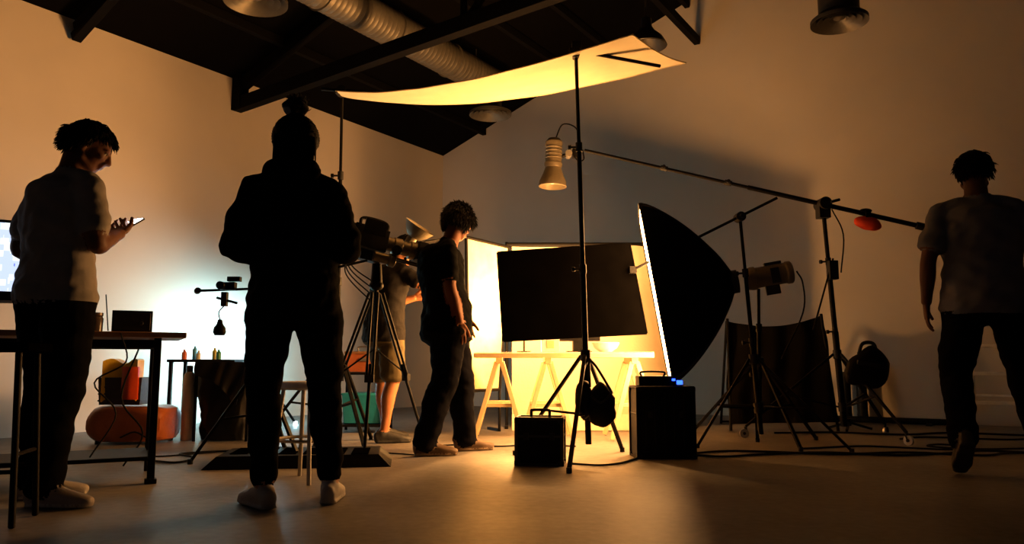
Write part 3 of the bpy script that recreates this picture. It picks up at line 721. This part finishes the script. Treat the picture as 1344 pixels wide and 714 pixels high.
def hand(dst, wr, hd, sgn):
    dr = V(hd[0]).normalized(); nr = V(hd[1]); nr = (nr - dr * nr.dot(dr)).normalized(); curl = hd[2]; lat = dr.cross(nr) * sgn
    wr = V(wr)
    vs, fs = tube([wr - dr * .02, wr + dr * .02, wr + dr * .055, wr + dr * .09], [(.026, .019), (.030, .018), (.039, .016), (.038, .013)], side=lat, n=18, step=.008); dst.append((vs, fs, 0))
    for off, ln, r in ((.029, .072, .0088), (.010, .082, .009), (-.010, .076, .0087), (-.028, .060, .0078)):
        p = wr + dr * (.086 - abs(off) * .15) + lat * off; df = (dr + lat * off * 4.0).normalized(); th = curl * .5; pts = [p - df * .02, p]
        for k, fr_ in enumerate((.45, .30, .25)):
            p = p + (df * math.cos(th) + nr * math.sin(th)) * ln * fr_; th += curl; pts.append(p)
        vs, fs = tube(pts, [r, r, r * .95, r * .88, r * .75], n=12, step=.006); dst.append((vs, fs, 0))
    p = wr + dr * .02 + lat * .022; pts = [p]
    dt = (dr * .85 + lat * .65 + nr * .25).normalized()
    for ln in (.042, .032, .026): p = p + dt * ln; pts.append(p); dt = (dt + nr * .25 * (1 + curl) + dr * .35).normalized()
    vs, fs = tube(pts, [.015, .0125, .0105, .008], n=12, step=.006); dst.append((vs, fs, 0))

def human(name, base, yaw, sc, pose, mats, sleeve='tee', legs='pants', hair='short', voxel=.008, build=1.0, hem=.12, lk=1.0):
    p = dict(DEF); p.update(pose); g = {k: (V(v) if k not in ('hdl', 'hdr') else v) for k, v in p.items()}
    parts = []; hands = []
    def T(pts, rad, lab, side=None, **kw): vs, fs = tube(pts, rad, side, **kw); parts.append((vs, fs, lab))
    w = build
    top = g['neck']; sx0 = V((1, 0, 0))
    loose = 1.06 if sleeve == 'tee' else 1.10
    T([g['pel'] - Z * hem, g['pel'] + Z * .01, g['waist'], g['chest'], g['chest'].lerp(top, .55), g['chest'].lerp(top, .85) , top - Z * .0],
      [(.182 * w * loose, .136 * w * loose), (.174 * w * loose, .128 * w * loose), (.156 * w * loose, .114 * w * loose), (.170 * w * loose, .120 * w * loose), (.160 * w * loose, .108 * w * loose), (.105, .080), (.066, .062)], 1, sx0, n=32)
    for sh, el, wr, hd, sg in ((g['shl'], g['ell'], g['wrl'], g['hdl'], -1), (g['shr'], g['elr'], g['wrr'], g['hdr'], 1)):
        T([top - Z * .03, (top - Z * .035).lerp(sh, .5) + Z * .008, sh], [(.058, .058), (.056, .056), (.058, .058)], 1)
        T([g['chest'].lerp(top, .35), sh - Z * .02], [(.09, .09), (.066, .066)], 1)
        m1 = sh.lerp(el, .5)
        if sleeve == 'tee':
            T([sh, m1, el, el.lerp(wr, .35), wr], [.050, .047, .040, .041, .027], 0)
            e = sh.lerp(el, .74); T([sh, sh.lerp(el, .4), e], [.062, .066, .070], 1)
        else:
            T([sh, m1, el, el.lerp(wr, .4), wr.lerp(el, .08)], [.068, .070, .062, .056, .043], 1)
            T([el.lerp(wr, .6), wr], [.035, .027], 0)
        hs = []
        vs, fs = tube([el.lerp(wr, .85), wr], [.029, .0265], n=16, step=.01); hs.append((vs, fs, 0))
        hand(hs, wr, hd, sg); hands += hs
    T([g['hipl'] + V((.0, -.015, .0)), g['pel'] + V((0, -.025, -.02)), g['hipr'] + V((0, -.015, 0))], [(.098 * lk, .105 * lk), (.11 * lk, .115 * lk), (.098 * lk, .105 * lk)], 2, Z)
    T([g['pel'] - Z * .12, g['pel'] - Z * .02], [(.10, .09), (.150 * w, .112)], 2, sx0, n=28)
    for hp, kn, an, ft in ((g['hipl'], g['knl'], g['anl'], g['ftl']), (g['hipr'], g['knr'], g['anr'], g['ftr'])):
        th = hp.lerp(kn, .5); cf = kn.lerp(an, .35)
        f = ft.normalized(); sd = f.cross(Z).normalized(); up = sd.cross(f).normalized()
        back = -f * .012
        if legs == 'pants':
            T([hp, th, kn, cf + back, kn.lerp(an, .75), an + (kn - an).normalized() * -.02], [.100 * lk, .092 * lk, .076 * lk, .072 * lk, .064 * lk, .064 * lk], 2)
        elif legs == 'leggings':
            T([hp, hp.lerp(kn, .25), th, kn, cf + back, kn.lerp(an, .75), kn.lerp(an, .92)], [.106, .108, .096, .076, .070, .056, .052], 2); T([kn.lerp(an, .7), an], [.038, .036], 0)
        else:
            T([hp, th, kn + (hp - kn).normalized() * .02], [.102, .102, .102], 2); T([th, kn, cf + back, kn.lerp(an, .75), an], [.065, .054, .056, .038, .034], 0)
        T([an - f * .060 - up * .048, an - f * .01 - up * .040, an + f * .06 - up * .046, an + f * .12 - up * .056, an + f * .175 - up * .062, an + f * .205 - up * .066],
          [(.032, .043), (.038, .052), (.043, .044), (.047, .034), (.041, .027), (.028, .021)], 3, sd, n=22)
        T([an - f * .055 - up * .080, an + f * .05 - up * .080, an + f * .13 - up * .080, an + f * .20 - up * .080], [(.038, .014), (.042, .014), (.050, .014), (.036, .014)], 5, sd, n=22)
        T([an - up * .04 - f * .01, an - up * .012 - f * .015], [(.040, .050), (.040, .047)], 3, sd)
    H = g['head']; Mh = basis(g['look']); hp_ = lambda x, y, z: H + Mh @ V((x, y, z))
    def E(c, r, lab=0, n=20): vs, fs = ellm(hp_(*c), r, Mh, n); parts.append((vs, fs, lab))
    T([top - Z * .06, hp_(0, -.025, -.05)], [.060, .054], 0)
    E((0, -.012, .022), (.075, .094, .090), 0, 26)
    T([hp_(0, .03, .045), hp_(0, .035, 0), hp_(0, .040, -.05), hp_(0, .050, -.088)], [(.062, .055), (.062, .055), (.050, .046), (.030, .030)], 0, Mh @ V((1, 0, 0)))
    T([hp_(-.05, .0, -.055), hp_(0, .062, -.082), hp_(.05, .0, -.055)], [.022, .022, .022], 0)
    T([hp_(0, .090, .018), hp_(0, .104, -.012), hp_(0, .110, -.028)], [.008, .011, .014], 0)
    for sx_ in (-1, 1):
        E((sx_ * .014, .098, -.031), (.009, .010, .008)); E((sx_ * .028, .082, .024), (.022, .012, .007)); E((sx_ * .035, .070, -.015), (.020, .018, .016))
        E((sx_ * .077, -.008, -.005), (.009, .019, .031)); E((sx_ * .029, .078, .008), (.012, .011, .010), 6)
    E((0, .088, -.052), (.022, .010, .006), 7); E((0, .087, -.061), (.019, .010, .007), 7)
    if sleeve == 'jacket':
        E_ = ellm(top + V((0, -.075, -.015)), (.125, .060, .075), None, 20); parts.append((E_[0], E_[1], 1))
        T([top + V((-.07, .03, 0)), top + V((-.075, -.04, .012)), top + V((0, -.075, .025)), top + V((.075, -.04, .012)), top + V((.07, .03, 0))], [.030, .034, .036, .034, .030], 1)
    V2, F2, LB, NN = remesh(parts, voxel, 3)
    amp = {1: .012 if sleeve == 'tee' else .015, 2: .011}
    hz = g['pel'].z - hem
    for i, v in enumerate(V2):
        if LB[i] == 2 and v.z > hz - .02: LB[i] = 1
        elif LB[i] == 1 and v.z < hz - .035: LB[i] = 2
        a = amp.get(LB[i], 0)
        if a:
            q = noise.noise(V((v.x * 7, v.y * 7, v.z * 13 + v.x * 6))) + .5 * noise.noise(V((v.x * 16, v.y * 16, v.z * 26 - v.x * 14)) + V((3, 3, 3)))
            V2[i] = v + NN[i] * a * q
        if V2[i].z < .006: V2[i].z = .004
    Vh, Fh, Lh, _ = remesh(hands, .0042, 1)
    o = len(V2); V2 += Vh; F2 = F2 + [tuple(i + o for i in f) for f in Fh]; LB += Lh
    me = bpy.data.meshes.new(name + '_body'); me.from_pydata([tuple(v) for v in V2], [], F2)
    order = [mats['skin'], mats['top'], mats['bottom'], mats['shoe'], mats['hair'], mats['sole'], mats['eye'], mats['lip']]
    for m in order: me.materials.append(m)
    me.polygons.foreach_set('material_index', [max(set([LB[i] for i in f]), key=[LB[i] for i in f].count) for f in F2]); me.polygons.foreach_set('use_smooth', [True] * len(F2)); me.update()
    em = bpy.data.objects.new(name, None); scene.collection.objects.link(em); em.empty_display_size = .2
    em.location = (base[0], base[1], 0); em.rotation_euler = (0, 0, math.radians(yaw)); em.scale = (sc, sc, sc)
    ob = bpy.data.objects.new('body', me); scene.collection.objects.link(ob); ob.parent = em
    hb = B(); cs = {'short': 1.11, 'bushy': 1.24, 'bun': 1.20}[hair]; n = 32; wx = 1.14 if hair == 'bun' else 1.0
    def isface(dv):
        if hair == 'bun': return (dv.y > .30 and dv.z < .42) or (dv.y > .1 and dv.z < -.02) or dv.z < -.88
        if hair == 'bushy': return (dv.y > .55 and dv.z < .35) or (dv.y > .25 and dv.z < -.20) or dv.z < -.75
        return (dv.y > .38 and dv.z < .38) or (dv.y > -.15 and dv.z < -.05) or dv.z < -.62
    vs = []; fs = []; ds = []
    for j in range(25):
        a = math.pi * j / 24
        for i in range(n):
            t = 2 * math.pi * i / n; dv = V((math.sin(a) * math.cos(t), math.sin(a) * math.sin(t), math.cos(a))); ds.append(dv)
            k = cs * (1 + .05 * noise.noise(dv * 5 + V((len(name), 0, 0))))
            vs.append(hp_(dv.x * .077 * k * wx, -.012 + dv.y * .096 * k, .024 + dv.z * .092 * k))
    for j in range(24):
        for i in range(n):
            q = (j * n + i, j * n + (i + 1) % n, (j + 1) * n + (i + 1) % n, (j + 1) * n + i)
            if not any(isface(ds[x]) for x in q): fs.append(q)
    hb.add(vs, fs, 0)
    rnd = random.Random(len(name) * 7); cnt = 0; NT = {'short': 1300, 'bushy': 1700, 'bun': 700}[hair]
    while cnt < NT:
        dv = V((rnd.gauss(0, 1), rnd.gauss(0, 1), rnd.gauss(0, 1))).normalized()
        if isface(dv): continue
        cnt += 1; k = cs * .98
        r0 = V((dv.x * .077 * k * wx, -.012 + dv.y * .096 * k, .024 + dv.z * .092 * k))
        if hair == 'bun': fl = (V((0, -.05, .13)) - r0).normalized() * .9 + dv * .14
        elif hair == 'bushy': fl = dv * .42 + V((0, .12 if dv.y > .2 else -.1, -.65 + .5 * dv.z))
        else: fl = dv * (.18 + .25 * max(0, dv.z)) + V((0, .45 if dv.z > .3 else -.12, -.40))
        fl = (fl + V((rnd.uniform(-1, 1), rnd.uniform(-1, 1), rnd.uniform(-1, 1))) * (.14 if hair == 'bun' else .22)).normalized()
        ln = rnd.uniform(.025, .042) * (1.25 if hair == 'bushy' else 1)
        pts = [r0, r0 + fl * ln * .55, r0 + fl * ln + V((0, 0, -.008)) - dv * .004]
        hb.path([hp_(*q) for q in pts], (.0055, .0008), 0, 5, 2)
    if hair == 'bun':
        c = hp_(0, -.055, .165)
        hb.ell(c, (.056, .052, .042), 0, Mh, 20, fn=lambda v: v + (v - c) * .35 * noise.noise(v * 30))
        for k in range(80):
            a = rnd.uniform(0, 6.28); e = rnd.uniform(-.3, 1.4); q = V((math.cos(a) * math.cos(e), math.sin(a) * math.cos(e), math.sin(e)))
            hb.path([c + q * .035, c + q * .055, c + q * .062 + V((q.y, -q.x, .2)) * .024], (.004, .0006), 0, 5, 2)
        for k in range(160):
            x = rnd.uniform(-.085, .085); y = -.085 + .4 * abs(x) * rnd.random(); hb.path([hp_(x, y, .0), hp_(x * 1.05, y - .008, -.07), hp_(x * 1.1, y, -.125 - rnd.random() * .03)], (.010, .002), 0, 5, 2)
    hb.obj('hair', [mats['hair']], parent=em)
    return em

def person_mats(n, skin, top, bottom, shoe, hair=(.004, .003, .003), sole=None):
    return dict(skin=mat(n + '_skin', skin, .55, var=.08, scale=20, bump=.05, spec=.2), top=mat(n + '_top', top, .95, var=.08, bump=.1, scale=14, spec=.03), bottom=mat(n + '_trousers', bottom, .95, bump=.1, spec=.03),
                shoe=mat(n + '_shoes', shoe, .6), hair=mat(n + '_hair', hair, .6, spec=.1), sole=mat(n + '_sole', sole or shoe, .6), eye=mat(n + '_eyes', (.05, .03, .02), .2), lip=mat(n + '_lips', (skin[0] * .8, skin[1] * .55, skin[2] * .55), .4))
SK = (.13, .055, .03)

e1 = human('man_with_phone', (-2.02, 3.36), -25, 1.0, dict(
    neck=(0, .02, 1.44), head=(.045, .075, 1.575), look=(.66, .72, -.45), chest=(0, -.01, 1.27),
    shl=(-.175, .02, 1.375), ell=(-.27, -.0, 1.11), wrl=(-.085, .245, 1.20), shr=(.178, .0, 1.375), elr=(.225, .02, 1.11), wrr=(.07, .245, 1.20),
    hdl=((.75, .62, .30), (.1, -.45, .85), .55), hdr=((-.72, .62, .35), (-.1, -.45, .85), .55),
    anl=(-.13, .05, .09), ftl=(.5, .85, 0), knl=(-.11, .06, .49), anr=(.10, -.06, .09), ftr=(.9, .35, 0), knr=(.10, .0, .49)),
    person_mats('phone_man', SK, (.26, .24, .22), (.004, .004, .005), (.30, .27, .25), sole=(.45, .42, .38)), hem=.055, build=1.04, lk=1.12)
b = B(); ph = V((0.0, .345, 1.262)); pr = basis(V((0, .8, .55)))
b.box(ph, (.072, .145, .009), 0, pr); b.box(ph + pr @ V((0, 0, .0052)), (.066, .132, .001), 1, pr)
b.obj('smartphone', [M_plast, mat('phone_screen', (.02, .02, .02), .2, emit=(.85, .92, 1), es=30)], 0, parent=e1)
human('woman_in_jacket', (-.965, 3.30), 12, .985, dict(
    pel=(.02, 0, .94), hipl=(-.075, 0, .90), hipr=(.115, 0, .90),
    head=(0, .03, 1.590), look=(-.05, 1, -.25), waist=(0.01, 0, 1.10), ell=(-.235, -.03, 1.12), wrl=(-.10, .18, 1.08), elr=(.245, -.03, 1.12), wrr=(.10, .18, 1.08),
    shl=(-.155, -.01, 1.375), shr=(.158, -.01, 1.375), hdl=((.9, .3, .1), (0, -1, 0), .4), hdr=((-.9, .3, .1), (0, -1, 0), .4),
    anl=(-.075, -.05, .09), ftl=(-.50, .9, 0), knl=(-.10, .02, .49), anr=(.195, .03, .09), ftr=(.15, 1, 0), knr=(.16, .03, .49)),
    person_mats('woman', (.40, .22, .15), (.005, .0045, .0045), (.0035, .0035, .004), (.34, .32, .31), sole=(.42, .40, .38)), sleeve='jacket', legs='leggings', hair='bun', hem=.10, build=1.03)
human('man_in_black_shirt', (-.46, 5.14), -72, .985, dict(
    pel=(0, .02, .94), waist=(0, .0, 1.08), chest=(0, -.03, 1.26), neck=(0, .02, 1.43), head=(0, .10, 1.565), look=(-.75, .80, -.65),
    shl=(-.18, .0, 1.36), shr=(.18, -.02, 1.36), elr=(.225, -.01, 1.10), wrr=(.21, .06, .87), ell=(-.22, .05, 1.10), wrl=(-.16, .2, .92), hdr=((0, .05, -1), (-1, .1, 0), .45),
    hipl=(-.09, .02, .9), hipr=(.09, .02, .9), knl=(-.10, .15, .50), anl=(-.10, .18, .09), ftl=(-.1, 1, 0), knr=(.10, -.01, .49), anr=(.10, -.14, .09), ftr=(.15, 1, 0)),
    person_mats('black_shirt_man', (.16, .055, .022), (.0035, .0035, .0035), (.0045, .0045, .007), (.12, .07, .035), sole=(.30, .21, .13)), hair='bushy', hem=.14, build=1.24, lk=1.26)
human('camera_operator', (-.97, 5.90), -60, .97, dict(
    pel=(0, -.02, .93), chest=(0, .03, 1.25), neck=(0, .09, 1.40), head=(0, .15, 1.52), look=(.1, .9, -.4),
    shl=(-.17, .06, 1.33), shr=(.17, .06, 1.33), elr=(.25, .20, 1.22), wrr=(.10, .36, 1.40), hdr=((-.2, .55, .8), (-.8, .4, 0), .5),
    ell=(-.22, .10, 1.09), wrl=(-.15, .3, 1.15), hdl=((.3, .8, .2), (.8, -.2, 0), .5), anl=(-.12, .05, .09), anr=(.12, -.05, .09)),
    person_mats('operator', (.40, .17, .08), (.022, .020, .019), (.12, .095, .05), (.02, .02, .02)), legs='shorts', hem=.12, build=1.14)
human('man_walking_away', (2.62, 4.22), -22, 1.04, dict(
    head=(0, .03, 1.60), look=(.1, 1, -.2), ell=(-.255, -.06, 1.13), wrl=(-.27, .02, .90), elr=(.255, .04, 1.13), wrr=(.24, .20, .95),
    knl=(-.15, .05, .50), anl=(-.17, -.20, .20), ftl=(-.05, .8, -.6), hipr=(.10, 0, .90), knr=(.18, .14, .52), anr=(.26, .18, .09), ftr=(.15, 1, 0)),
    person_mats('walking_man', SK, (.17, .17, .18), (.004, .004, .005), (.02, .02, .02)), hem=.075, build=1.12, lk=1.06)

# ------------------------------------------------------------------ world, camera
w = bpy.data.worlds.new('world'); scene.world = w; w.use_nodes = True
w.node_tree.nodes['Background'].inputs[0].default_value = (.85, .88, 1.0, 1); w.node_tree.nodes['Background'].inputs[1].default_value = .022
cam = bpy.data.cameras.new('camera'); co = bpy.data.objects.new('camera', cam); scene.collection.objects.link(co)
co.location = (0, 0, .6); co.rotation_euler = (math.radians(90 + 6.73), 0, 0); cam.sensor_width = 36; cam.lens = 26.79; cam.clip_start = .05
scene.camera = co
try:
    scene.view_settings.view_transform = 'Standard'
except Exception: pass
